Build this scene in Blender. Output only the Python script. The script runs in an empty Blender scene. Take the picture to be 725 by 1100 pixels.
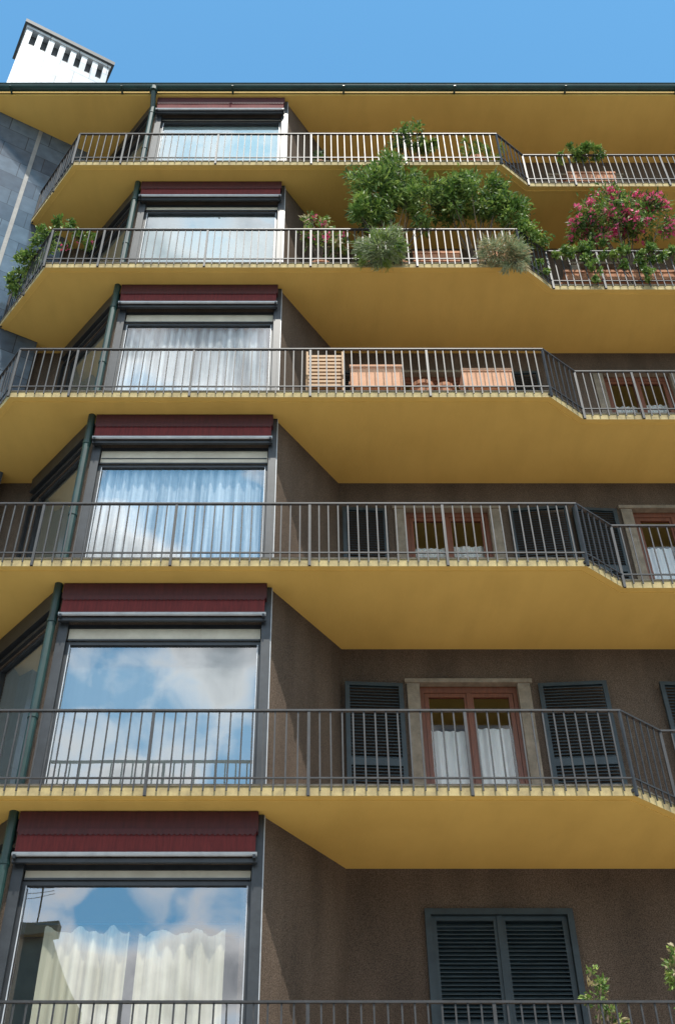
import bpy, math, random
import numpy as np
from mathutils import Vector
random.seed(7)
S = bpy.context.scene
COL = S.collection

# ------------------------------------------------------------------ helpers
class MB:
    def __init__(s): s.v=[]; s.f=[]; s.m=[]
    def face(s, pts, mi=0):
        b=len(s.v); s.v += [tuple(p) for p in pts]; s.f.append(tuple(range(b,b+len(pts)))); s.m.append(mi)
    def hexa(s, p, mi=0):
        b=len(s.v); s.v += [tuple(q) for q in p]
        for q in ((0,3,2,1),(4,5,6,7),(0,1,5,4),(1,2,6,5),(2,3,7,6),(3,0,4,7)):
            s.f.append(tuple(b+i for i in q)); s.m.append(mi)
    def box(s,x0,x1,y0,y1,z0,z1,mi=0):
        s.hexa([(x0,y0,z0),(x1,y0,z0),(x1,y1,z0),(x0,y1,z0),(x0,y0,z1),(x1,y0,z1),(x1,y1,z1),(x0,y1,z1)],mi)
    def cyl(s,p0,p1,r0,r1=None,n=8,mi=0,caps=True):
        if r1 is None: r1=r0
        p0=Vector(p0);p1=Vector(p1);d=(p1-p0).normalized()
        a=d.cross(Vector((0,0,1)))
        if a.length<1e-4: a=Vector((1,0,0))
        a.normalize(); c=d.cross(a); b=len(s.v)
        for i in range(n):
            t=2*math.pi*i/n; o=a*math.cos(t)+c*math.sin(t)
            s.v.append(tuple(p0+o*r0)); s.v.append(tuple(p1+o*r1))
        for i in range(n):
            j=(i+1)%n; s.f.append((b+2*i,b+2*j,b+2*j+1,b+2*i+1)); s.m.append(mi)
        if caps:
            s.f.append(tuple(b+2*i for i in range(n))); s.m.append(mi)
            s.f.append(tuple(b+2*i+1 for i in range(n))); s.m.append(mi)
    def prism(s,poly,z0,z1,mside=0,mbot=0,mtop=0):
        n=len(poly)
        s.face([(x,y,z0) for x,y in poly],mbot); s.face([(x,y,z1) for x,y in poly],mtop)
        for i in range(n):
            a=poly[i];b=poly[(i+1)%n]
            s.face([(a[0],a[1],z0),(b[0],b[1],z0),(b[0],b[1],z1),(a[0],a[1],z1)],mside)
    def sweep(s,pts,o0,o1,z0,z1,mi=0):
        # mitred rectangular bar along a plan polyline; offsets measured outwards (towards street)
        P=[Vector(p) for p in pts]; n=len(P); ns=[]
        for i in range(n-1):
            d=(P[i+1]-P[i]).normalized(); ns.append(Vector((d.y,-d.x)))
        rows=[]
        for i in range(n):
            if i==0: m=ns[0]
            elif i==n-1: m=ns[-1]
            else:
                m=(ns[i-1]+ns[i]).normalized(); m=m/ m.dot(ns[i])
            a=P[i]+m*o0; c=P[i]+m*o1
            rows.append([(a.x,a.y,z0),(c.x,c.y,z0),(c.x,c.y,z1),(a.x,a.y,z1)])
        b=len(s.v)
        for r in rows: s.v += r
        for i in range(n-1):
            for k in range(4):
                l=(k+1)%4; s.f.append((b+4*i+k,b+4*i+l,b+4*i+4+l,b+4*i+4+k)); s.m.append(mi)
        s.f.append((b,b+1,b+2,b+3)); s.m.append(mi)
        e=b+4*(n-1); s.f.append((e,e+1,e+2,e+3)); s.m.append(mi)
    def build(s,name,mats,parent=None,smooth=False,fixn=True):
        me=bpy.data.meshes.new(name); me.from_pydata(s.v,[],s.f)
        for m in mats: me.materials.append(m)
        me.polygons.foreach_set('material_index',s.m)
        if smooth: me.polygons.foreach_set('use_smooth',[True]*len(s.f))
        if fixn:
            import bmesh
            bm=bmesh.new(); bm.from_mesh(me); bmesh.ops.recalc_face_normals(bm,faces=bm.faces); bm.to_mesh(me); bm.free()
        me.update()
        ob=bpy.data.objects.new(name,me); COL.objects.link(ob)
        if parent: ob.parent=parent
        return ob

class Frame:
    """wall-local frame: u along wall (left to right seen from street), o outwards, z up"""
    def __init__(s,p0,p1):
        s.p=Vector(p0); e=Vector(p1)-s.p; s.L=e.length; s.d=e.normalized(); s.n=Vector((s.d.y,-s.d.x))
    def pt(s,u,o,z):
        q=s.p+s.d*u+s.n*o; return (q.x,q.y,z)
    def box(s,mb,u0,u1,o0,o1,z0,z1,mi=0):
        mb.hexa([s.pt(u0,o1,z0),s.pt(u1,o1,z0),s.pt(u1,o0,z0),s.pt(u0,o0,z0),
                 s.pt(u0,o1,z1),s.pt(u1,o1,z1),s.pt(u1,o0,z1),s.pt(u0,o0,z1)],mi)
    def wall(s,mb,z0,z1,ops,th=0.28,mi=0,u0=0,u1=None):
        if u1 is None: u1=s.L
        cur=u0
        for (a,b,c,d) in sorted(ops):
            if a>cur+1e-4: s.box(mb,cur,a,-th,0,z0,z1,mi)
            if c>z0+1e-4: s.box(mb,a,b,-th,0,z0,c,mi)
            if d<z1-1e-4: s.box(mb,a,b,-th,0,d,z1,mi)
            cur=b
        if cur<u1-1e-4: s.box(mb,cur,u1,-th,0,z0,z1,mi)

def empty(name):
    e=bpy.data.objects.new(name,None); COL.objects.link(e); return e

# ------------------------------------------------------------------ materials
def nt(name):
    m=bpy.data.materials.new(name); m.use_nodes=True; t=m.node_tree; b=t.nodes['Principled BSDF']; return m,t,b
def mat(name,col,col2=None,scale=3.0,rough=0.7,metal=0.0,bump=0.0,bscale=60,stretch=(1,1,1),detail=6,spec=0.5,lo=0.35,hi=0.7):
    m,t,b=nt(name); N=t.nodes; L=t.links
    b.inputs['Roughness'].default_value=rough; b.inputs['Metallic'].default_value=metal
    b.inputs['Specular IOR Level'].default_value=spec
    tc=N.new('ShaderNodeTexCoord'); mp=N.new('ShaderNodeMapping'); mp.inputs['Scale'].default_value=stretch
    L.new(tc.outputs['Object'],mp.inputs['Vector'])
    if col2 is None: col2=tuple(c*0.78 for c in col)
    n=N.new('ShaderNodeTexNoise'); n.inputs['Scale'].default_value=scale; n.inputs['Detail'].default_value=detail
    n.inputs['Roughness'].default_value=0.65
    L.new(mp.outputs['Vector'],n.inputs['Vector'])
    r=N.new('ShaderNodeValToRGB'); r.color_ramp.elements[0].position=lo; r.color_ramp.elements[1].position=hi
    r.color_ramp.elements[0].color=(*col2,1); r.color_ramp.elements[1].color=(*col,1)
    L.new(n.outputs['Fac'],r.inputs['Fac']); L.new(r.outputs['Color'],b.inputs['Base Color'])
    if bump>0:
        n2=N.new('ShaderNodeTexNoise'); n2.inputs['Scale'].default_value=bscale; n2.inputs['Detail'].default_value=4
        L.new(tc.outputs['Object'],n2.inputs['Vector'])
        bp=N.new('ShaderNodeBump'); bp.inputs['Strength'].default_value=bump; bp.inputs['Distance'].default_value=0.02
        L.new(n2.outputs['Fac'],bp.inputs['Height']); L.new(bp.outputs['Normal'],b.inputs['Normal'])
    return m

def stucco():
    m,t,b=nt('brown_aggregate_render'); N=t.nodes; L=t.links
    tc=N.new('ShaderNodeTexCoord')
    a=N.new('ShaderNodeTexNoise'); a.inputs['Scale'].default_value=88; a.inputs['Detail'].default_value=5
    L.new(tc.outputs['Object'],a.inputs['Vector'])
    mp=N.new('ShaderNodeMapping'); mp.inputs['Scale'].default_value=(1.5,1.5,.35); L.new(tc.outputs['Object'],mp.inputs['Vector'])
    c=N.new('ShaderNodeTexNoise'); c.inputs['Scale'].default_value=1.6; c.inputs['Detail'].default_value=8
    L.new(mp.outputs['Vector'],c.inputs['Vector'])
    r=N.new('ShaderNodeValToRGB'); r.color_ramp.elements[0].position=.34; r.color_ramp.elements[1].position=.68
    r.color_ramp.elements[0].color=(.062,.045,.034,1); r.color_ramp.elements[1].color=(.185,.138,.106,1)
    L.new(a.outputs['Fac'],r.inputs['Fac'])
    r2=N.new('ShaderNodeValToRGB'); r2.color_ramp.elements[0].position=.3; r2.color_ramp.elements[1].position=.65
    r2.color_ramp.elements[0].color=(.7,.7,.7,1); r2.color_ramp.elements[1].color=(1.06,1.05,1.03,1)
    L.new(c.outputs['Fac'],r2.inputs['Fac'])
    mx=N.new('ShaderNodeMix'); mx.data_type='RGBA'; mx.blend_type='MULTIPLY'; mx.inputs['Factor'].default_value=1
    L.new(r.outputs['Color'],mx.inputs['A']); L.new(r2.outputs['Color'],mx.inputs['B']); L.new(mx.outputs['Result'],b.inputs['Base Color'])
    bp=N.new('ShaderNodeBump'); bp.inputs['Strength'].default_value=.5; bp.inputs['Distance'].default_value=.012
    L.new(a.outputs['Fac'],bp.inputs['Height']); L.new(bp.outputs['Normal'],b.inputs['Normal'])
    b.inputs['Roughness'].default_value=.95; b.inputs['Specular IOR Level'].default_value=.15
    return m

def soffit_paint():
    m,t,b=nt('ochre_yellow_paint'); N=t.nodes; L=t.links
    b.inputs['Roughness'].default_value=.72; b.inputs['Specular IOR Level'].default_value=.25
    tc=N.new('ShaderNodeTexCoord')
    n=N.new('ShaderNodeTexNoise'); n.inputs['Scale'].default_value=.7; n.inputs['Detail'].default_value=7; n.inputs['Roughness'].default_value=.6
    L.new(tc.outputs['Object'],n.inputs['Vector'])
    r=N.new('ShaderNodeValToRGB'); r.color_ramp.elements[0].position=.3; r.color_ramp.elements[1].position=.7
    r.color_ramp.elements[0].color=(.66,.425,.11,1); r.color_ramp.elements[1].color=(.75,.495,.135,1); L.new(n.outputs['Fac'],r.inputs['Fac'])
    mp=N.new('ShaderNodeMapping'); mp.inputs['Scale'].default_value=(2.5,.7,.5); L.new(tc.outputs['Object'],mp.inputs['Vector'])
    n3=N.new('ShaderNodeTexNoise'); n3.inputs['Scale'].default_value=1.3; n3.inputs['Detail'].default_value=7; L.new(mp.outputs['Vector'],n3.inputs['Vector'])
    r3=N.new('ShaderNodeValToRGB'); r3.color_ramp.elements[0].position=.25; r3.color_ramp.elements[1].position=.55
    r3.color_ramp.elements[0].color=(.74,.72,.70,1); r3.color_ramp.elements[1].color=(1,1,1,1); L.new(n3.outputs['Fac'],r3.inputs['Fac'])
    mx=N.new('ShaderNodeMix'); mx.data_type='RGBA'; mx.blend_type='MULTIPLY'; mx.inputs['Factor'].default_value=.28
    L.new(r.outputs['Color'],mx.inputs['A']); L.new(r3.outputs['Color'],mx.inputs['B']); L.new(mx.outputs['Result'],b.inputs['Base Color'])
    n2=N.new('ShaderNodeTexNoise'); n2.inputs['Scale'].default_value=22; n2.inputs['Detail'].default_value=5; L.new(tc.outputs['Object'],n2.inputs['Vector'])
    bp=N.new('ShaderNodeBump'); bp.inputs['Strength'].default_value=.15; bp.inputs['Distance'].default_value=.02
    L.new(n2.outputs['Fac'],bp.inputs['Height']); L.new(bp.outputs['Normal'],b.inputs['Normal'])
    return m

def glass(name,base,top):
    m=bpy.data.materials.new(name); m.use_nodes=True; t=m.node_tree; N=t.nodes; L=t.links; N.clear()
    o=N.new('ShaderNodeOutputMaterial'); mx=N.new('ShaderNodeMixShader'); tr=N.new('ShaderNodeBsdfTransparent'); gl=N.new('ShaderNodeBsdfGlossy')
    tr.inputs['Color'].default_value=(.93,.96,.96,1); gl.inputs['Roughness'].default_value=.005; gl.inputs['Color'].default_value=(.95,.97,1,1)
    lw=N.new('ShaderNodeLayerWeight'); lw.inputs['Blend'].default_value=.5
    pw=N.new('ShaderNodeMath'); pw.operation='POWER'; pw.inputs[1].default_value=3.0; L.new(lw.outputs['Facing'],pw.inputs[0])
    f=N.new('ShaderNodeMapRange'); f.inputs['To Min'].default_value=base; f.inputs['To Max'].default_value=top; L.new(pw.outputs[0],f.inputs['Value'])
    tc=N.new('ShaderNodeTexCoord'); n=N.new('ShaderNodeTexNoise'); n.inputs['Scale'].default_value=1.4; n.inputs['Detail'].default_value=0
    bp=N.new('ShaderNodeBump'); bp.inputs['Strength'].default_value=.16; bp.inputs['Distance'].default_value=.02
    L.new(tc.outputs['Object'],n.inputs['Vector']); L.new(n.outputs['Fac'],bp.inputs['Height']); L.new(bp.outputs['Normal'],gl.inputs['Normal'])
    L.new(f.outputs['Result'],mx.inputs['Fac']); L.new(tr.outputs[0],mx.inputs[1]); L.new(gl.outputs[0],mx.inputs[2]); L.new(mx.outputs[0],o.inputs['Surface'])
    return m

def cloth(name,col,tl=.35,sheer=0.0,fold_shade=.8):
    m=bpy.data.materials.new(name); m.use_nodes=True; t=m.node_tree; N=t.nodes; L=t.links; N.clear()
    o=N.new('ShaderNodeOutputMaterial'); mx=N.new('ShaderNodeMixShader'); mx.inputs['Fac'].default_value=tl
    d=N.new('ShaderNodeBsdfDiffuse'); tr=N.new('ShaderNodeBsdfTranslucent')
    tc=N.new('ShaderNodeTexCoord'); mp=N.new('ShaderNodeMapping'); mp.inputs['Scale'].default_value=(9,9,.35)
    n=N.new('ShaderNodeTexNoise'); n.inputs['Scale'].default_value=1.5; n.inputs['Detail'].default_value=4
    r=N.new('ShaderNodeValToRGB'); r.color_ramp.elements[0].position=.35; r.color_ramp.elements[1].position=.62
    r.color_ramp.elements[0].color=(*[c*fold_shade for c in col],1); r.color_ramp.elements[1].color=(*col,1)  # fold shade painted into the cloth colour as darker vertical bands
    L.new(tc.outputs['Object'],mp.inputs['Vector']); L.new(mp.outputs['Vector'],n.inputs['Vector']); L.new(n.outputs['Fac'],r.inputs['Fac'])
    L.new(r.outputs['Color'],d.inputs['Color']); L.new(r.outputs['Color'],tr.inputs['Color'])
    L.new(d.outputs[0],mx.inputs[1]); L.new(tr.outputs[0],mx.inputs[2])
    out=mx.outputs[0]
    if sheer>0:   # open weave lets the dark room show where the cloth is a single layer
        r2=N.new('ShaderNodeValToRGB'); r2.color_ramp.elements[0].position=.36; r2.color_ramp.elements[1].position=.6
        r2.color_ramp.elements[0].color=(sheer,)*3+(1,); r2.color_ramp.elements[1].color=(.0,.0,.0,1)
        L.new(n.outputs['Fac'],r2.inputs['Fac'])
        tp=N.new('ShaderNodeBsdfTransparent'); m2=N.new('ShaderNodeMixShader')
        L.new(r2.outputs['Color'],m2.inputs['Fac']); L.new(out,m2.inputs[1]); L.new(tp.outputs[0],m2.inputs[2]); out=m2.outputs[0]
    L.new(out,o.inputs['Surface'])
    return m

def leafmat(name,c1,c2,tl=.3):
    m=bpy.data.materials.new(name); m.use_nodes=True; t=m.node_tree; N=t.nodes; L=t.links; N.clear()
    o=N.new('ShaderNodeOutputMaterial'); mx=N.new('ShaderNodeMixShader'); mx.inputs['Fac'].default_value=tl
    d=N.new('ShaderNodeBsdfPrincipled'); d.inputs['Roughness'].default_value=.5; tr=N.new('ShaderNodeBsdfTranslucent')
    tc=N.new('ShaderNodeTexCoord'); n=N.new('ShaderNodeTexNoise'); n.inputs['Scale'].default_value=9; n.inputs['Detail'].default_value=3
    r=N.new('ShaderNodeValToRGB'); r.color_ramp.elements[0].position=.35; r.color_ramp.elements[1].position=.65
    r.color_ramp.elements[0].color=(*c1,1); r.color_ramp.elements[1].color=(*c2,1)
    L.new(tc.outputs['Object'],n.inputs['Vector']); L.new(n.outputs['Fac'],r.inputs['Fac'])
    L.new(r.outputs['Color'],d.inputs['Base Color']); L.new(r.outputs['Color'],tr.inputs['Color'])
    L.new(d.outputs[0],mx.inputs[1]); L.new(tr.outputs[0],mx.inputs[2]); L.new(mx.outputs[0],o.inputs['Surface'])
    return m

def tiles(name,c1,c2,mortar,bw,bh,rough=.4,axis='xz',ms=.012):
    m,t,b=nt(name); N=t.nodes; L=t.links
    tc=N.new('ShaderNodeTexCoord'); sx=N.new('ShaderNodeSeparateXYZ'); cx=N.new('ShaderNodeCombineXYZ')
    L.new(tc.outputs['Object'],sx.inputs[0])
    if axis=='xz':
        L.new(sx.outputs['X'],cx.inputs['X']); L.new(sx.outputs['Z'],cx.inputs['Y'])
    else:
        L.new(sx.outputs['X'],cx.inputs['X']); L.new(sx.outputs['Y'],cx.inputs['Y'])
    k=N.new('ShaderNodeTexBrick'); k.inputs['Scale'].default_value=1; k.inputs['Brick Width'].default_value=bw; k.inputs['Row Height'].default_value=bh
    k.inputs['Mortar Size'].default_value=ms; k.inputs['Color1'].default_value=(*c1,1); k.inputs['Color2'].default_value=(*c2,1); k.inputs['Mortar'].default_value=(*mortar,1)
    L.new(cx.outputs[0],k.inputs['Vector'])
    n=N.new('ShaderNodeTexNoise'); n.inputs['Scale'].default_value=5; n.inputs['Detail'].default_value=8; L.new(tc.outputs['Object'],n.inputs['Vector'])
    r=N.new('ShaderNodeValToRGB'); r.color_ramp.elements[0].position=.3; r.color_ramp.elements[1].position=.7
    r.color_ramp.elements[0].color=(.6,.6,.62,1); r.color_ramp.elements[1].color=(1,1,1,1); L.new(n.outputs['Fac'],r.inputs['Fac'])
    mx=N.new('ShaderNodeMix'); mx.data_type='RGBA'; mx.blend_type='MULTIPLY'; mx.inputs['Factor'].default_value=.8
    L.new(k.outputs['Color'],mx.inputs['A']); L.new(r.outputs['Color'],mx.inputs['B']); L.new(mx.outputs['Result'],b.inputs['Base Color'])
    b.inputs['Roughness'].default_value=rough
    return m

M_ST=stucco()
M_YEL=soffit_paint()
M_FAS=mat('weathered_slab_edge',(.58,.46,.22),(.28,.22,.12),scale=5,rough=.8,spec=.25,detail=9)
M_TOP=mat('balcony_floor_tile',(.42,.30,.22),scale=4,rough=.7)
M_RAIL=mat('railing_grey_paint',(.045,.045,.047),(.024,.024,.025),scale=8,rough=.45,spec=.45)
M_FRM=mat('dark_frame_metal',(.035,.04,.046),(.02,.023,.027),scale=6,rough=.4)
M_ALU=mat('aluminium_trim',(.6,.62,.64),(.45,.47,.5),scale=6,rough=.4,metal=.15)
M_MAR=mat('maroon_awning_canvas',(.16,.018,.018),(.095,.010,.011),scale=5,rough=.8,stretch=(6,6,.6))
M_MARSHADE=mat('shaded_maroon_awning_box',(.075,.010,.013),(.045,.006,.008),scale=5,rough=.6,stretch=(6,6,.6))  # darker copy of the canvas maroon: shade under the slab put into the colour
M_CRM=mat('cream_roller_shutter',(.62,.56,.45),(.5,.44,.35),scale=4,rough=.6)
M_GRN=mat('dark_green_pipe',(.013,.050,.042),(.008,.028,.026),scale=5,rough=.4)
M_SHU=mat('blue_green_shutter_paint',(.028,.048,.058),(.015,.027,.034),scale=5,rough=.5)
M_WOOD=mat('red_wood_frame',(.20,.062,.028),(.12,.038,.018),scale=6,rough=.45,stretch=(8,8,1))
M_STN=mat('stone_surround',(.30,.25,.19),(.18,.148,.11),scale=7,rough=.85,bump=.3)
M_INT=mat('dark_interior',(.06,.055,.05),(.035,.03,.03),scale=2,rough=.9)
M_SHEER=cloth('white_sheer_curtain',(.86,.88,.90),.25,sheer=.4,fold_shade=.7)
M_CURT=cloth('cream_curtain',(.86,.80,.62),.25,fold_shade=.7)
M_BLIND=cloth('pale_blind',(.34,.37,.37),.1,fold_shade=.93)
M_BEIGE=cloth('beige_blind',(.40,.36,.29),.1,fold_shade=.9)
M_GREYB=cloth('grey_green_blind',(.40,.48,.49),.1,fold_shade=.95)
M_SLATE=tiles('slate_blue_polished_stone',(.06,.085,.12),(.12,.165,.215),(.035,.045,.06),.75,.5,.12,ms=.007)
M_MARB=tiles('white_marble_panels',(.72,.735,.74),(.52,.56,.60),(.34,.35,.37),.62,.55,.3)
M_CREAMST=mat('pale_stone_edge',(.26,.26,.25),(.18,.18,.18),scale=5,rough=.6,bump=.3)
M_COPE=mat('dark_coping',(.06,.065,.07),scale=4,rough=.6)
M_TERR=mat('terracotta',(.55,.26,.14),(.4,.17,.09),scale=6,rough=.85)
M_PEACH=mat('peach_terracotta',(.72,.40,.25),(.6,.31,.18),scale=4,rough=.85)
M_TEAK=mat('teak_slats',(.50,.30,.13),(.36,.19,.08),scale=10,rough=.6,stretch=(1,8,8))
M_ROOF=mat('roof_membrane',(.2,.19,.18),scale=3,rough=.9)
GL=glass('window_glass',.25,.8); GL2=glass('door_glass',.07,.7)

# ------------------------------------------------------------------ levels
ZB=[4.13+3.22*i for i in range(6)]   # balcony slab undersides (abs. heights)
SOF=23.45                            # eaves soffit
T=.115
B0=(-3.28,11.5); B1=(-.56,11.5); BR=(.38,12.85); BL=(-4.45,12.85)
TA=Vector((-6.70,11.62)); TB=Vector((-4.93,12.60))
bldg=empty('apartment_building')

def chimline(x): return 11.62+(x+6.70)*(12.60-11.62)/(1.77)
# balcony plan
xl=-5.53
front=[(xl,chimline(xl)-.02),(-4.5,11.0),(3.48,11.0),(4.05,11.45),(14,11.45)]
sl=MB()
for zb in ZB:
    poly=front+[(14,15.5),(-5.4,15.5),(-5.4,12.9)]
    sl.prism(poly,zb,zb+T,2,0,1)
    sl.sweep(front,-.115,-.09,zb-.012,zb+.01,0)       # drip lip
    sl.sweep(front,-.06,.012,zb+T+.001,zb+T+.022,3)   # stone capping of the edge
sl.build('balcony_slabs',[M_YEL,M_TOP,M_FAS,M_STN],bldg)

# roof
rf=MB()
rf.box(-9,14,11.3,15.5,SOF,SOF+.16,0)
rf.face([(-9,11.28,SOF+.2),(14,11.28,SOF+.2),(14,16.5,SOF+1.1),(-9,16.5,SOF+1.1)],1)
rf.box(-9,14,15.5,16.5,SOF-.0,SOF+.16,0)
rf.build('roof',[M_YEL,M_ROOF],bldg)
g=MB()
n=8
ring=[(11.28-.085+.085*math.cos(a),SOF+.15+.10*math.sin(a)) for a in [math.pi*(1+i/n) for i in range(n+1)]]
for i in range(n):
    (y0,z0),(y1,z1)=ring[i],ring[i+1]
    g.face([(-9,y0,z0),(14,y0,z0),(14,y1,z1),(-9,y1,z1)],0)
    g.face([(-9,y0,z0+.006),(14,y0,z0+.006),(14,y1,z1+.006),(-9,y1,z1+.006)],0)
g.cyl((-9,11.11,SOF+.155),(14,11.11,SOF+.155),.014,n=6)
for x in np.arange(-8.6,14,2.3): g.box(x-.02,x+.02,11.10,11.29,SOF+.03,SOF+.048)
g.build('gutter',[M_GRN],bldg,fixn=False)

# ------------------------------------------------------------------ walls
w=MB()
FR=Frame(BR,(14,12.85)); FS=Frame(B1,BR); FF=Frame(B0,B1); FL=Frame(BL,B0); FX=Frame((-5.6,12.85),BL)
zlev=[0.0]+ZB+[SOF]
def X2U(x): return x-BR[0]
layout={
 1:[('closed',1.36,2.96),('closed',5.1,6.7),('closed',9.1,10.7)],
 2:[('sh',.41,1.2),('win',1.26,2.94),('sh',3.05,3.97),('sh',4.69,5.5),('win',5.56,7.2),('sh',7.3,8.1),('win',9.4,11)],
 3:[('sh',.43,1.12),('win',1.24,2.88),('sh',3.02,3.93),('sh',4.0,4.70),('win',4.78,6.4),('sh',6.5,7.3),('win',9.4,11)],
 4:[('sh',.43,1.12),('win',1.24,2.88),('sh',3.02,3.93),('win',4.88,6.4),('sh',6.5,7.3),('win',9.4,11)],
 5:[('win',1.24,2.88),('sh',3.02,3.93),('win',5.0,6.6),('win',9.4,11)],
 6:[('win',1.24,2.88),('sh',3.02,3.93),('win',5.0,6.6),('win',9.4,11)]}
for k in range(1,7):
    z0=zlev[k]+T; z1=zlev[k+1]
    ops=[(X2U(a),X2U(b),z0+.02,z1-.58) for (ty,a,b) in layout[k] if ty!='sh']
    FR.wall(w,z0,z1,ops)
    FS.wall(w,z0,z1,[])
    FX.wall(w,z0,z1,[])
    FF.wall(w,z0,z1,[(.13,FF.L-.1,z0+.2,z1-.56)])
    FL.wall(w,z0,z1,[(.2,FL.L-.12,z0+.2,z1-.45)])
# ground floor
FR.wall(w,0,ZB[0],[(1.2,4.2,0.0,3.0),(6.2,9.2,0,3.0)]); FS.wall(w,0,ZB[0],[]); FX.wall(w,0,ZB[0],[])
FF.wall(w,0,ZB[0],[(.3,2.4,.9,2.9)]); FL.wall(w,0,ZB[0],[])
w.box(-12,-6.9,13.2,13.5,0,SOF)
w.build('walls',[M_ST],bldg)
iv=MB()
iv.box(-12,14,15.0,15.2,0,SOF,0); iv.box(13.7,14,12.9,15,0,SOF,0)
for (x0,x1) in ((1.5,4.7),(6.5,9.7)):
    iv.box(x0,x1,13.0,13.05,0,3.0,1)
iv.build('interior_walls',[M_INT,M_SHU],bldg)

# tower / chimney stack
tw=MB()
TF=Frame(TA,TB); D1=.85
TF.box(tw,0,TF.L,-D1,0,0,SOF+.1,0)
TF.box(tw,.95,1.03,-.02,.015,0,SOF-.02,1)
TF.box(tw,0.0,TF.L,-D1,0,SOF+.1,26.62,2)
zt0,zt1=26.62,27.28
TF.box(tw,.14,TF.L-.14,-D1+.14,-.14,zt0,zt1,3)
npi=8
pit=TF.L/(npi-.5)
for i in range(npi):
    u=i*pit; TF.box(tw,u,min(u+pit*.5,TF.L),-.138,0,zt0,zt1-.0,2)
for i in range(4):
    o=-.139-(i)*.19
    if i>0: 
        TF.box(tw,0,.138,o-.1,o,zt0,zt1,2); TF.box(tw,TF.L-.138,TF.L,o-.1,o,zt0,zt1,2)
TF.box(tw,-.03,TF.L+.03,-D1-.03,.03,zt1,zt1+.10,2)
TF.box(tw,-.09,TF.L+.09,-D1-.09,.09,zt1+.10,zt1+.24,3)
tw.build('chimney_stack',[M_SLATE,M_CREAMST,M_MARB,M_COPE],bldg)

# ------------------------------------------------------------------ railings
rl=MB()
rline=[(xl+.03,chimline(xl+.03)-.045),(-4.515,10.965),(3.492,10.965),(4.062,11.415),(14,11.415)]
for zi,zb in enumerate(ZB):
    zt=zb+.14+.92; zl=zb+T+.07
    rl.sweep(rline,-.021,.021,zt-.022,zt,0)
    rl.sweep(rline,-.010,.010,zl,zl+.018,0)
    for i in range(len(rline)-1):
        F=Frame(rline[i],rline[i+1]); nb=max(2,round(F.L/.128)); st=F.L/nb
        for j in range(nb+1):
            if j==nb and i<len(rline)-2: continue
            u=j*st; post=(j%14==7) or (j==0)
            h=.017 if post else .0085
            jit=random.uniform(-.005,.005); lean=random.uniform(-.004,.004)
            z0=zb-.02 if post else zb+T*.35
            u0=u-h+jit; u1=u+h+jit; o0,o1=-h*.8,h*.8
            rl.hexa([F.pt(u0,o1,z0),F.pt(u1,o1,z0),F.pt(u1,o0,z0),F.pt(u0,o0,z0),
                     F.pt(u0+lean,o1,zt-.022),F.pt(u1+lean,o1,zt-.022),F.pt(u1+lean,o0,zt-.022),F.pt(u0+lean,o0,zt-.022)],0)
            if post: F.box(rl,u-.012,u+.012,-.06,-.0,zb+.04,zb+.075,0)
rl.build('balcony_railings',[M_RAIL],bldg)

# ------------------------------------------------------------------ bay windows
fr=MB(); gl=MB(); gl2=MB(); aw=MB(); cu={}
def curtain(key,F,u0,u1,o,z0,z1,amp=.03,freq=9,sc=0.,bot=0):
    mb=cu.setdefault(key,MB()); n=max(4,int((u1-u0)/.012)); ph=random.random()*9; b=len(mb.v)
    for i in range(n+1):
        u=u0+(u1-u0)*i/n
        off=o+amp*(math.sin(u*2*math.pi*freq/1.0+ph+1.3*math.sin(u*5+ph))+.5*math.sin(u*31+ph*2))
        zz=z1-sc*abs(math.sin(u*9+ph))-sc*.6*random.random()*.3
        mb.v.append(F.pt(u,off,z0+bot)); mb.v.append(F.pt(u+.006*math.sin(u*40),off*.8+o*.2,zz))
    for i in range(n):
        mb.f.append((b+2*i,b+2*i+2,b+2*i+3,b+2*i+1)); mb.m.append(0)
def blind(key,F,u0,u1,o,z0,z1,p=.05,tilt=.006):
    mb=cu.setdefault(key,MB()); z=z0
    while z<z1:
        mb.face([F.pt(u0,o-tilt,z),F.pt(u1,o-tilt,z),F.pt(u1,o+tilt,z+p*1.04),F.pt(u0,o+tilt,z+p*1.04)]); z+=p
def pane_frame(F,u0,u1,z0,z1,o,t=.05,d=.06,mb=None,mi=0,mull=(),g=None):
    mb=mb or fr; g=g or gl
    F.box(mb,u0,u1,o-d,o,z0,z0+t,mi); F.box(mb,u0,u1,o-d,o,z1-t,z1,mi)
    F.box(mb,u0,u0+t,o-d,o,z0+t,z1-t,mi); F.box(mb,u1-t,u1,o-d,o,z0+t,z1-t,mi)
    for x in mull: F.box(mb,x-t*.6,x+t*.6,o-d,o,z0+t,z1-t,mi)
    g.face([F.pt(u0+t,o-d*.5,z0+t),F.pt(u1-t,o-d*.5,z0+t),F.pt(u1-t,o-d*.5,z1-t),F.pt(u0+t,o-d*.5,z1-t)])

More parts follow.
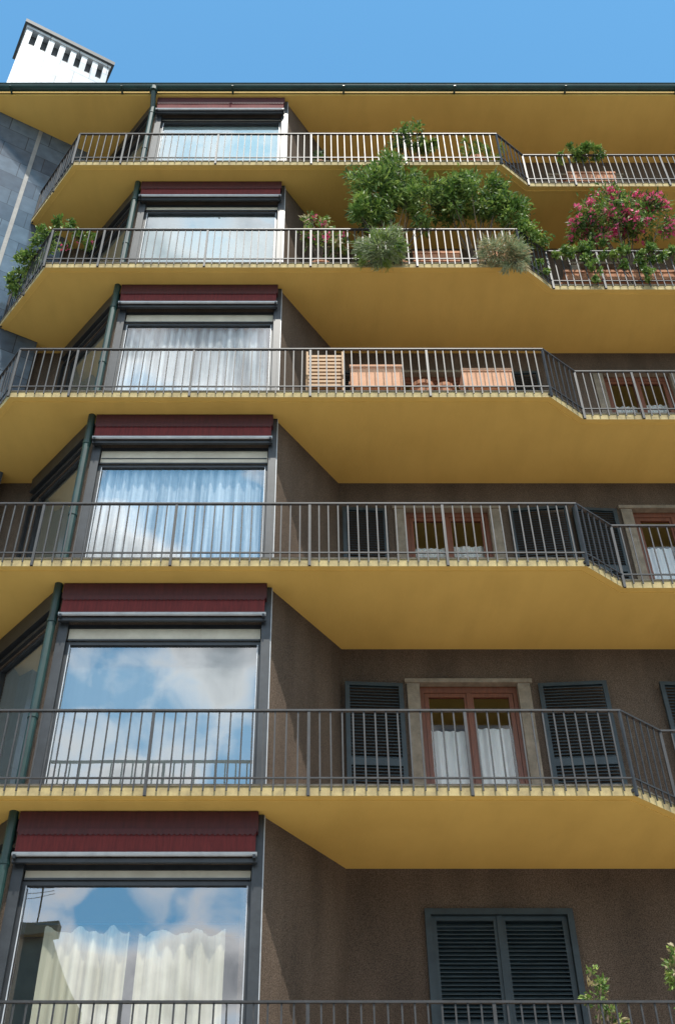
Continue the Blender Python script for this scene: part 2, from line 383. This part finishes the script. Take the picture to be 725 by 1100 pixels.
for k in range(1,7):
    z0=zlev[k]+T; z1=zlev[k+1]; L=FF.L
    zt=z1-.56; ws=z0+.2
    gt={1:.72,2:.80,3:.88,4:.82,5:.74,6:.68}[k]
    # corner posts, sill
    FF.box(fr,L-.115,L+.0,.003,.07,z0,z1-.01,0)
    FF.box(fr,L+.001,L+.010,.003,.06,z0,z1-.01,1)
    FF.box(fr,0.02,.14,.003,.05,z0,z1-.55,0)
    FF.box(fr,.14,L-.115,.003,.06,ws-.06,ws+.005,0)
    # awning: box, canvas, bar
    x0,x1=.02,L-.06
    FF.box(aw,x0,x1,.0035,.16,z1-.25,z1-.012,1)
    n=44
    for i in range(n):
        a=x0+.02+(x1-x0-.04)*i/n; c=x0+.02+(x1-x0-.04)*(i+1)/n; m=(a+c)/2
        wa=.005*math.sin(a*7+k); wc=.005*math.sin(c*7+k)
        aw.face([FF.pt(a,.160+wa,z1-.50),FF.pt(c,.160+wc,z1-.50),FF.pt(c,.172,z1-.245),FF.pt(a,.172,z1-.245)],0)
        aw.face([FF.pt(a,.181,z1-.225),FF.pt(c,.181,z1-.225),FF.pt(c,.184,z1-.285),FF.pt(m,.185,z1-.31),FF.pt(a,.184,z1-.285)],1)
    FF.box(aw,x0+.02,x1-.02,.1605,.1805,z1-.245,z1-.225,1)
    p0=FF.pt(x0,.17,z1-.515); p1=FF.pt(x1,.17,z1-.515)
    aw.cyl(p0,p1,.025,n=8,mi=2)
    FF.box(aw,x0,x1,.10,.14,z1-.595,z1-.550,3)
    for xx in (x0+.03,x1-.03): FF.box(aw,xx-.015,xx+.015,.04,.2,z1-.57,z1-.53,3)
    # header + roller shutter
    FF.box(fr,.13,L-.12,-.05,.0,z1-.62,z1-.56,0)
    FF.box(fr,.15,L-.13,-.06,-.015,z1-gt,z1-.62,2)
    if k==3:
        FF.box(fr,.16,L-.14,-.0145,-.006,z1-.78,z1-.765,0)
    FF.box(fr,.15,L-.13,-.014,.004,z1-gt-.01,z1-gt+.012,0)
    pane_frame(FF,.13,L-.1,ws,z1-gt-.012,-.02,t=.05)
    FF.box(fr,.183,.193,-.02,-.007,ws+.06,z1-gt-.07,1); FF.box(fr,L-.165,L-.155,-.02,-.007,ws+.06,z1-gt-.07,1)
    a,b=.18,L-.15; top=z1-gt-.02
    if k==1:
        curtain('cream',FF,.42,1.32,-.22,z0+.05,top-.40,amp=.05,freq=5,sc=.07); curtain('cream',FF,1.42,2.34,-.22,z0+.05,top-.42,amp=.05,freq=5,sc=.07)
        fr.cyl(FF.pt(.3,-.22,top-.38),FF.pt(2.45,-.22,top-.38),.012,n=6,mi=0)
    elif k==2: blind('blind',FF,a,b,-.10,ws,top)
    elif k==3: curtain('sheer',FF,a,b,-.13,ws,top,amp=.03,freq=8)
    elif k==4: curtain('sheer',FF,a,b-.02,-.13,ws,top,amp=.035,freq=7)
    elif k==5: blind('grey',FF,a,b,-.10,ws,top,.3)
    else: blind('grey',FF,a,b,-.10,ws,top,.12)
    # angled left bay window
    Ll=FL.L
    FL.box(fr,.02,Ll-.02,.003,.05,z1-.42,z1-.36,0)
    FL.box(fr,.05,Ll-.05,.003,.10,z1-.30,z1-.012,0)
    pane_frame(FL,.2,Ll-.12,ws,z1-.45,-.02,t=.06)
    FL.box(fr,.0,.06,.003,.05,z0,z1-.42,0)
    FL.box(fr,.1,Ll-.08,.003,.05,ws-.06,ws+.0,0)
    if k in (2,): blind('blind',FL,.25,Ll-.15,-.10,ws,z1-.5)
    else: blind('beige',FL,.25,Ll-.15,-.10,ws,z1-.5,.4)
pane_frame(FF,.3,2.4,.9,2.9,-.05)
fr.build('bay_window_frames',[M_FRM,M_ALU,M_CRM],bldg)
aw.build('awnings',[M_MAR,M_MARSHADE,M_ALU,M_FRM],bldg)

# ------------------------------------------------------------------ recess french windows + shutters
rw=MB(); sh=MB()
def shutter(F,u0,u1,z0,z1,o,mb=sh,panels=2):
    t=.06; d=.04
    F.box(mb,u0,u0+t,o,o+d,z0,z1); F.box(mb,u1-t,u1,o,o+d,z0,z1)
    zs=[z0]+[z0+(z1-z0)*i/panels for i in range(1,panels)]+[z1]
    for i in range(panels):
        a=zs[i]; b=zs[i+1]
        F.box(mb,u0+t,u1-t,o,o+d,a,a+t*.9); F.box(mb,u0+t,u1-t,o,o+d,b-t*.9,b)
        z=a+t
        while z<b-t-.02:
            mb.hexa([F.pt(u0+t,o+d-.002,z),F.pt(u1-t,o+d-.002,z),F.pt(u1-t,o+.004,z+.034),F.pt(u0+t,o+.004,z+.034),
                     F.pt(u0+t,o+d-.002,z+.008),F.pt(u1-t,o+d-.002,z+.008),F.pt(u1-t,o+.004,z+.042),F.pt(u0+t,o+.004,z+.042)])
            z+=.048
for k in range(1,7):
    z0=zlev[k]+T; z1=zlev[k+1]; zt=z1-.58
    for (ty,a,b) in layout[k]:
        a=X2U(a); b=X2U(b)
        if ty=='sh':
            # open leaf, hinged at the window side and standing slightly off the wall
            hinge_left = not any(abs((X2U(q[1]))-b)<.15 for q in layout[k] if q[0]=='win')
            ang=random.uniform(.04,.11)
            if hinge_left:
                p0=Vector(FR.pt(a,.02,0)[:2]); d=Vector((math.cos(ang),-math.sin(ang)))
                SF=Frame(p0,p0+d*(b-a))
            else:
                p1=Vector(FR.pt(b,.02,0)[:2]); d=Vector((math.cos(ang),math.sin(ang)))
                SF=Frame(p1-d*(b-a),p1)
            shutter(SF,0,b-a,z0+.08,zt-.02,.0)
        elif ty=='closed':
            FR.box(sh,a-.07,a,.003,.06,z0+.02,zt+.07); FR.box(sh,b,b+.07,.003,.06,z0+.02,zt+.07); FR.box(sh,a,b,.003,.06,zt,zt+.07)
            m=(a+b)/2
            shutter(FR,a+.005,m-.01,z0+.04,zt-.005,-.03); shutter(FR,m+.01,b-.005,z0+.04,zt-.005,-.03)
            FR.box(sh,m-.03,m+.03,.012,.03,z0+.04,zt-.005)
            FR.box(sh,a,b,-.12,-.1,z0+.02,zt)
        else:
            s=.17
            FR.box(rw,a-.0,a+s,-.2,.035,z0,zt-.0,1); FR.box(rw,b-s,b,-.2,.035,z0,zt,1); FR.box(rw,a-.03,b+.03,-.2,.055,zt-.001,zt+.06,1)
            c,d=a+s,b-s; m=(c+d)/2
            FR.box(rw,c,d,-.14,-.06,zt-.10,zt-.002,0)
            FR.box(rw,c,c+.06,-.14,-.06,z0,zt-.10,0); FR.box(rw,d-.06,d,-.14,-.06,z0,zt-.10,0)
            for (p,q) in ((c+.065,m-.003),(m+.003,d-.065)):
                pane_frame(FR,p,q,z0+.03,zt-.105,-.07,t=.06,d=.05,mb=rw,mi=0,g=gl2)
                FR.box(rw,p+.06,q-.06,-.115,-.075,z0+.45,z0+.52,0)
            FR.box(rw,m-.03,m+.03,-.069,-.05,z0+.03,zt-.11,0)
            curtain('white',FR,c+.1,m-.06,-.2,z0+.05,zt-.62,amp=.015,freq=10); curtain('white',FR,m+.06,d-.1,-.2,z0+.05,zt-.58,amp=.015,freq=10)
rw.build('french_windows',[M_WOOD,M_STN],bldg)
sh.build('louvred_shutters',[M_SHU],bldg)
gl.build('window_panes',[GL],bldg,fixn=False); gl2.build('door_panes',[GL2],bldg,fixn=False)
M_WC=cloth('white_half_curtain',(.88,.88,.88),.2,fold_shade=.85)
cm={'sheer':(M_SHEER,'sheer_curtains'),'white':(M_WC,'half_curtains'),'cream':(M_CURT,'cream_curtains'),'blind':(M_BLIND,'venetian_blinds'),'grey':(M_GREYB,'roller_blinds'),'beige':(M_BEIGE,'side_blinds')}
for k,mb in cu.items(): mb.build(cm[k][1],[cm[k][0]],bldg,smooth=(k in('sheer','cream','white')),fixn=False)

# downpipe
dp=MB(); px,py=-3.34,11.38
dp.cyl((px,py,0.1),(px,py,SOF-.35),.055,n=14)
dp.cyl((px,py,SOF-.35),(px,11.2,SOF+.02),.055,n=14)
dp.cyl((px,11.2,SOF-.02),(px,11.2,SOF+.12),.085,n=14)
for k in range(0,7):
    z=zlev[k]+1.2; dp.cyl((px,py,z),(px,py,z+.05),.064,n=14); dp.cyl((px,py,z+1.4),(px,py,z+1.45),.064,n=14)
    dp.box(px-.01,px+.01,py,py+.16,z+.01,z+.04)
dp.build('downpipe',[M_GRN],bldg)

# ------------------------------------------------------------------ plants
LG=leafmat('leaf_green',(.055,.125,.022),(.17,.28,.05)); LG2=leafmat('leaf_light',(.15,.25,.045),(.34,.43,.10)); LGY=leafmat('leaf_greygreen',(.22,.27,.14),(.42,.47,.27))
LD=leafmat('leaf_dark',(.025,.055,.015),(.07,.125,.035)); LP=leafmat('pink_petals',(.8,.05,.22),(.95,.25,.42),.35); LDRY=leafmat('leaf_dry',(.34,.27,.13),(.52,.43,.24))
M_BR=mat('bark',(.14,.1,.07),scale=9,rough=.9)
def plant(name,blobs,n,leaf,mats,wts,aspect=.32,clumps=22,droop=0.,root=None,sig=.2,flowers=0,fm=None,outward=.6,twigs=True):
    rng=np.random.default_rng(int(abs(blobs[0][0]*131+blobs[0][2]*17+n))%9999)
    mb=MB(); vol=np.array([b[3]*b[4]*b[5] for b in blobs])**.7; vol/=vol.sum(); cl=[]
    for b,vv in zip(blobs,vol):
        for i in range(max(3,int(clumps*vv*len(blobs)))):
            d=rng.normal(size=3); d/=np.linalg.norm(d); r=rng.uniform(.35,1.0)**.6
            cl.append((np.array(b[:3])+d*np.array(b[3:])*r*rng.uniform(.75,1.15),min(b[3:]),np.array(b[:3]),rng.integers(0,1000)))
    mi_n=len(mats)
    for i in range(n):
        c,rr,ctr,seed=cl[rng.integers(len(cl))]
        p=c+rng.normal(size=3)*rr*sig
        d=(p-ctr); d/= (np.linalg.norm(d)+1e-6); d=d*outward+rng.normal(size=3)*.6; d[2]-=droop; d/=np.linalg.norm(d)
        s=np.cross(d,rng.normal(size=3)); s/=np.linalg.norm(s)+1e-6; up=np.cross(d,s)
        l=leaf*rng.uniform(.6,1.3); wd=l*aspect
        k=int(seed%mi_n) if (seed%5==0) else int(rng.choice(mi_n,p=wts))
        a=p; t=p+d*l-up*l*.12; m=p+d*l*.5
        mb.face([a,m+s*wd*.5,t,m-s*wd*.5],int(k))
    if flowers:
        for i in range(flowers):
            c,rr,ctr,seed=cl[rng.integers(len(cl))]
            o=(c-ctr); p=c+o*.22+rng.normal(size=3)*rr*.14
            for q in range(8):
                d=rng.normal(size=3); d/=np.linalg.norm(d); s=np.cross(d,rng.normal(size=3)); s/=np.linalg.norm(s); l=.055
                pp=p+rng.normal(size=3)*.022
                mb.face([pp,pp+d*l*.6+s*l*.5,pp+d*l,pp+d*l*.6-s*l*.5],mi_n)
    mm=list(mats)+[fm or LP]+[M_BR]
    if root is not None and twigs:
        R=np.array(root)
        for j in range(min(14,len(cl))):
            c=cl[rng.integers(len(cl))][0]; mid=(R*.5+c*.5)+rng.normal(size=3)*.05; mid[2]+=.03
            mb.cyl(R+rng.normal(size=3)*.03*np.array([1,1,0]),mid,.016,.010,n=5,mi=len(mm)-1,caps=False); mb.cyl(mid,c,.010,.003,n=5,mi=len(mm)-1,caps=False)
    return mb.build(name,mm,fixn=False)
def pot(x,y,z,r=.17,h=.3,m=M_TERR,name='flower_pot'):
    mb=MB(); mb.cyl((x,y,z),(x,y,z+h*.85),r*.7,r*.95,n=16); mb.cyl((x,y,z+h*.83),(x,y,z+h),r*1.07,r*1.1,n=16); return mb.build(name,[m])
def planter(x0,x1,y0,y1,z0,z1,name='planter_box',m=M_TERR,floor=None):
    mb=MB(); t=.025
    mb.box(x0,x1,y0,y0+t,z0,z1); mb.box(x0,x1,y1-t,y1,z0,z1); mb.box(x0,x0+t,y0+t,y1-t,z0,z1); mb.box(x1-t,x1,y0+t,y1-t,z0,z1)
    mb.box(x0+t,x1-t,y0+t,y1-t,z0,z1-.05); mb.box(x0-.015,x1+.015,y0-.015,y0-.001,z1-.06,z1+.004)
    mb.box(x0-.015,x1+.015,y1+.001,y1+.015,z1-.06,z1+.004)
    if floor is not None:     # iron stand
        for x in (x0+.05,x1-.05):
            for y in (y0+.04,y1-.04): mb.cyl((x,y,floor),(x,y,z0+.01),.012,n=6,mi=1)
            mb.box(x-.01,x+.01,y0+.02,y1-.02,z0-.022,z0-.002,1)
    return mb.build(name,[m,M_RAIL])
f2=ZB[4]+T; f1=ZB[5]+T; f3=ZB[3]+T; f6=ZB[0]+T
plant('oleander_shrub',[(1.15,10.98,19.2,.50,.42,.62),(1.6,10.95,19.65,.5,.38,.5),(.92,11.0,18.6,.35,.3,.4),(1.95,11.0,18.9,.34,.35,.5)],8200,.13,[LG,LG2,LD],[.38,.46,.16],aspect=.24,clumps=22,sig=.19,root=(1.4,11.3,f2+.3))
plant('laurel_shrub',[(2.58,11.02,19.1,.34,.36,.5),(3.0,10.98,19.25,.48,.36,.5),(3.45,11.05,18.7,.36,.3,.35)],5800,.11,[LG,LG2,LD],[.42,.42,.16],aspect=.34,clumps=20,sig=.2,root=(2.8,11.3,f2+.3))
plant('hanging_lavender',[(1.12,10.76,17.22,.40,.24,.36)],4600,.10,[LGY,LG2],[.8,.2],aspect=.16,clumps=34,outward=1.4,root=(1.1,11.1,17.3))
plant('hanging_lavender',[(3.1,10.78,17.2,.36,.2,.3),(3.3,10.78,16.95,.22,.15,.25)],3400,.10,[LGY,LDRY],[.6,.4],aspect=.16,clumps=26,outward=1.2,droop=.3,root=(3.1,11.1,17.3))
plant('pink_oleander',[(5.45,11.45,19.3,.62,.38,.55),(6.1,11.45,19.1,.5,.35,.45),(5.05,11.5,18.8,.38,.3,.35)],4800,.11,[LG,LD,LG2],[.45,.15,.4],aspect=.3,clumps=24,root=(5.6,11.75,f2+.3),flowers=300)
plant('trailing_ivy',[(4.5+.5*i,11.34,17.95+.12*math.sin(i*2.1),.34,.16,.28) for i in range(12)],6200,.075,[LG,LD,LG2],[.45,.2,.35],aspect=.6,clumps=7,droop=.5,outward=.4)
plant('trailing_ivy',[(3.75,11.15,18.2,.4,.25,.3),(3.5,11.0,18.6,.3,.2,.22)],1500,.075,[LG,LG2],[.6,.4],aspect=.5,clumps=12,droop=.3)
for a in range(4):
    plant('trailing_ivy',[(3.9+.9*a,11.33,17.4,.12,.1,.28)],260,.07,[LG,LG2],[.6,.4],aspect=.6,clumps=10,droop=.8)
plant('rose_bush',[(-.0,11.25,18.5,.28,.2,.42),(.3,11.25,18.1,.3,.2,.35)],900,.085,[LG,LG2,LDRY],[.5,.3,.2],aspect=.5,clumps=16,root=(.1,11.35,f2+.3),flowers=14)
plant('climbing_vine',[(-4.75,11.3,18.25,.26,.2,.26),(-5.05,11.6,18.1,.22,.22,.3),(-5.3,11.9,17.8,.16,.16,.4),(-4.4,11.03,18.3,.25,.12,.16)],2000,.08,[LG,LG2,LD],[.4,.5,.1],aspect=.5,clumps=12,droop=.3)
plant('geranium',[(-4.1,11.15,18.0,.3,.15,.15)],420,.07,[LG,LG2],[.6,.4],aspect=.7,clumps=10,flowers=14)
for (x,y) in ((.1,11.35),(1.0,11.35),(1.45,11.35),(2.8,11.35)): pot(x,y,f2,.19,.34)
planter(1.7,2.5,11.2,11.5,f2+.35,f2+.62,floor=f2); planter(4.4,6.8,11.65,11.9,f2+.45,f2+.7,floor=f2); planter(2.9,3.4,11.1,11.4,f2+.35,f2+.6,floor=f2)
# top storey
plant('boxwood_shrub',[(1.85,11.1,21.3,.30,.26,.26),(2.2,11.1,21.15,.24,.2,.18)],1700,.075,[LG,LD,LG2],[.4,.2,.4],aspect=.5,clumps=12,root=(1.9,11.3,f1+.3)); pot(1.95,11.35,f1,.2,.4)
plant('boxwood_shrub',[(5.4,11.4,21.35,.36,.2,.14),(5.0,11.4,21.3,.28,.2,.12)],1800,.075,[LG,LG2],[.5,.5],aspect=.4,clumps=12); planter(4.9,5.8,11.52,11.75,f1+.2,f1+.5,floor=f1)
plant('fern',[(3.0,11.15,21.05,.3,.2,.13),(3.45,11.2,21.0,.22,.2,.12)],600,.08,[LG,LG2],[.5,.5],aspect=.3,clumps=10); pot(3.1,11.35,f1,.2,.5)
plant('fern',[(.1,11.3,21.0,.1,.1,.3)],160,.09,[LG,LD],[.5,.5],aspect=.3,clumps=6); pot(.1,11.35,f1,.15,.4)
# bottom storey
plant('climbing_jasmine',[(2.73,11.15,5.3,.16,.12,.25),(2.9,11.15,5.1,.12,.1,.15)],380,.06,[LG,LDRY,LG2],[.5,.2,.3],aspect=.4,clumps=12,root=(2.75,11.25,f6+.3)); pot(2.78,11.3,f6,.18,.35)
plant('climbing_jasmine',[(3.62,11.2,5.5,.13,.12,.32)],420,.06,[LG,LDRY,LG2],[.5,.2,.3],aspect=.4,clumps=12,root=(3.6,11.5,f6+.3)); pot(3.6,11.5,f6,.18,.35)
# storey with furniture
planter(.55,1.33,11.12,11.45,f3+.25,f3+.74,'terracotta_planter',M_PEACH,f3); planter(2.25,3.0,11.12,11.45,f3+.25,f3+.66,'terracotta_planter',M_PEACH,f3)
pot(1.65,11.3,f3,.17,.42); pot(1.98,11.3,f3,.14,.4)
ch=MB(); cx0,cx1=-.10,.42
for i in range(9): ch.box(cx0,cx1,11.2-.008*i+.08,11.225-.008*i+.08,f3+.45+i*.075,f3+.45+i*.075+.05)
for x in (cx0-.03,cx1): ch.box(x,x+.03,11.17,11.26,f3,f3+1.13); ch.box(x,x+.03,11.62,11.66,f3,f3+.62)
for x in (cx0-.03,cx1): ch.box(x-.012,x+.042,11.27,11.68,f3+.62,f3+.65)
for i in range(6): ch.box(cx0,cx1,11.27+i*.065,11.27+i*.065+.045,f3+.42,f3+.44)
ch.build('slatted_garden_chair',[M_TEAK])

# ------------------------------------------------------------------ ground and street
M_PAVE=tiles('pale_bounce_paving',(.50,.47,.42),(.44,.41,.37),(.25,.23,.2),.8,.5,.8,'xy')  # unseen street surface, made pale to bounce sun up onto the soffits
M_ASPH=mat('asphalt',(.07,.07,.07),(.05,.05,.05),scale=30,rough=.9)
M_GRD=mat('ground_soil',(.30,.27,.22),scale=.2,rough=.95)
gm=MB(); gm.face([(-900,-900,-.13),(900,-900,-.13),(900,900,-.13),(-900,900,-.13)]); gm.build('ground',[M_GRD],fixn=False)
gm=MB(); gm.box(-60,60,-2.5,11.49,-.12,0); gm.build('pavement',[M_PAVE])
gm=MB(); gm.box(-60,60,-12,-2.5,-.126,-.12); gm.build('road',[M_ASPH])
gm=MB(); gm.box(-60,60,-16.9,-12,-.12,.0); gm.build('pavement',[M_PAVE])
M_OPP=mat('pale_stucco',(.34,.29,.23),scale=2,rough=.9); M_OPG=mat('dark_window',(.04,.045,.05),scale=2,rough=.15)
op=empty('opposite_building'); ob=MB(); og=MB(); oy=-17
def block(xa,xb,nf):
    F=Frame((xb,oy),(xa,oy)); Lw=F.L; ni=int((Lw-1.2)/3.1)   # faces +y
    for k in range(nf):
        zz=.5+3.3*k; ops=[(1.2+3.1*i,2.4+3.1*i,zz+.9,zz+2.5) for i in range(ni)]
        F.wall(ob,zz-.5 if k==0 else zz,zz+3.3,ops)
        for (a,b,c,d) in ops:
            og.face([F.pt(a,-.15,c),F.pt(b,-.15,c),F.pt(b,-.15,d),F.pt(a,-.15,d)])
            F.box(ob,a-.1,b+.1,.0,.08,c-.12,c-.02,0)
    F.box(ob,-.2,Lw+.2,-.3,.35,.5+3.3*nf,.85+3.3*nf,0)
    ob.box(xa,xb,oy-8,oy-.29,0,.5+3.3*nf,0)
block(-9.3,22,3); block(-24,-9.6,5)
ob.build('facade',[M_OPP],op); og.build('windows',[M_OPG],op,fixn=False)
an=MB()
for (x,zb) in ((-10.5,17.3),(-12.2,17.3),(4,10.7),(8,10.7)):
    an.cyl((x,oy-1,zb-.4),(x,oy-1,zb+2.5),.03,n=5)
    for j in range(5): an.cyl((x-.5+j*.05,oy-1-.3+j*.1,zb+1.6+j*.16),(x+.5-j*.05,oy-1+.3-j*.1,zb+1.6+j*.16),.012,n=4)
an.build('roof_antennas',[M_COPE],op)

# ------------------------------------------------------------------ light
EL,AZ=math.radians(62.5),math.radians(10)   # AZ: to the right of straight-behind-camera
to=Vector((math.sin(AZ)*math.cos(EL),-math.cos(AZ)*math.cos(EL),math.sin(EL)))
sd=bpy.data.lights.new('sun','SUN'); sd.energy=5.0; sd.angle=math.radians(.5); sd.color=(1,.95,.86)
so=bpy.data.objects.new('sun',sd); COL.objects.link(so); so.rotation_euler=to.to_track_quat('Z','Y').to_euler(); so.location=to*40
W=bpy.data.worlds.new('World'); S.world=W; W.use_nodes=True; t=W.node_tree; N=t.nodes; L=t.links
bg=N['Background']; bg.inputs['Strength'].default_value=.12
sk=N.new('ShaderNodeTexSky'); sk.sky_type='NISHITA'; sk.sun_disc=False; sk.sun_elevation=EL; sk.sun_rotation=math.atan2(to.x,to.y)
sk.air_density=1.0; sk.dust_density=.4; sk.ozone_density=1.0
tint=N.new('ShaderNodeMix'); tint.data_type='RGBA'; tint.blend_type='MULTIPLY'; tint.inputs['Factor'].default_value=1; tint.inputs['B'].default_value=(1.35,2.35,2.4,1)
L.new(sk.outputs['Color'],tint.inputs['A'])
tc=N.new('ShaderNodeTexCoord'); mp=N.new('ShaderNodeMapping'); mp.inputs['Scale'].default_value=(1,1,1.3); mp.inputs['Location'].default_value=(.70,.32,.42)
L.new(tc.outputs['Generated'],mp.inputs['Vector'])
n=N.new('ShaderNodeTexNoise'); n.inputs['Scale'].default_value=6.0; n.inputs['Detail'].default_value=9; n.inputs['Roughness'].default_value=.52
L.new(mp.outputs['Vector'],n.inputs['Vector'])
sx=N.new('ShaderNodeSeparateXYZ'); L.new(tc.outputs['Generated'],sx.inputs[0])
# clouds only in the half of the sky behind the photographer
mr=N.new('ShaderNodeMapRange'); mr.inputs['From Min'].default_value=.25; mr.inputs['From Max'].default_value=-.4; mr.inputs['To Min'].default_value=-.36; mr.inputs['To Max'].default_value=.05
L.new(sx.outputs['Y'],mr.inputs['Value'])
ad=N.new('ShaderNodeMath'); ad.operation='ADD'; L.new(n.outputs['Fac'],ad.inputs[0]); L.new(mr.outputs['Result'],ad.inputs[1])
cr=N.new('ShaderNodeValToRGB'); cr.color_ramp.elements[0].position=.47; cr.color_ramp.elements[1].position=.57; L.new(ad.outputs[0],cr.inputs['Fac'])
# cloud body: bright rims, greyer thick cores
cc=N.new('ShaderNodeValToRGB'); cc.color_ramp.elements[0].position=.52; cc.color_ramp.elements[0].color=(1,1,1,1)
cc.color_ramp.elements[1].position=.70; cc.color_ramp.elements[1].color=(.2,.22,.25,1); L.new(ad.outputs[0],cc.inputs['Fac'])
cs=N.new('ShaderNodeMix'); cs.data_type='RGBA'; cs.blend_type='MULTIPLY'; cs.inputs['Factor'].default_value=1; cs.inputs['B'].default_value=(19,19,19,1)
L.new(cc.outputs['Color'],cs.inputs['A'])
mx=N.new('ShaderNodeMix'); mx.data_type='RGBA'; L.new(cr.outputs['Color'],mx.inputs['Factor']); L.new(tint.outputs['Result'],mx.inputs['A']); L.new(cs.outputs['Result'],mx.inputs['B'])
L.new(mx.outputs['Result'],bg.inputs['Color'])

# ------------------------------------------------------------------ camera
cd=bpy.data.cameras.new('camera'); cam=bpy.data.objects.new('camera',cd); COL.objects.link(cam)
cam.location=(0,0,1.6); cam.rotation_euler=(math.radians(90+42),0,0)
cd.sensor_fit='VERTICAL'; cd.sensor_height=24; cd.lens=24*1187/1100; cd.shift_x=24.5/1100; cd.clip_end=3000
S.camera=cam
S.view_settings.view_transform='Standard'; S.view_settings.look='None'; S.view_settings.exposure=0
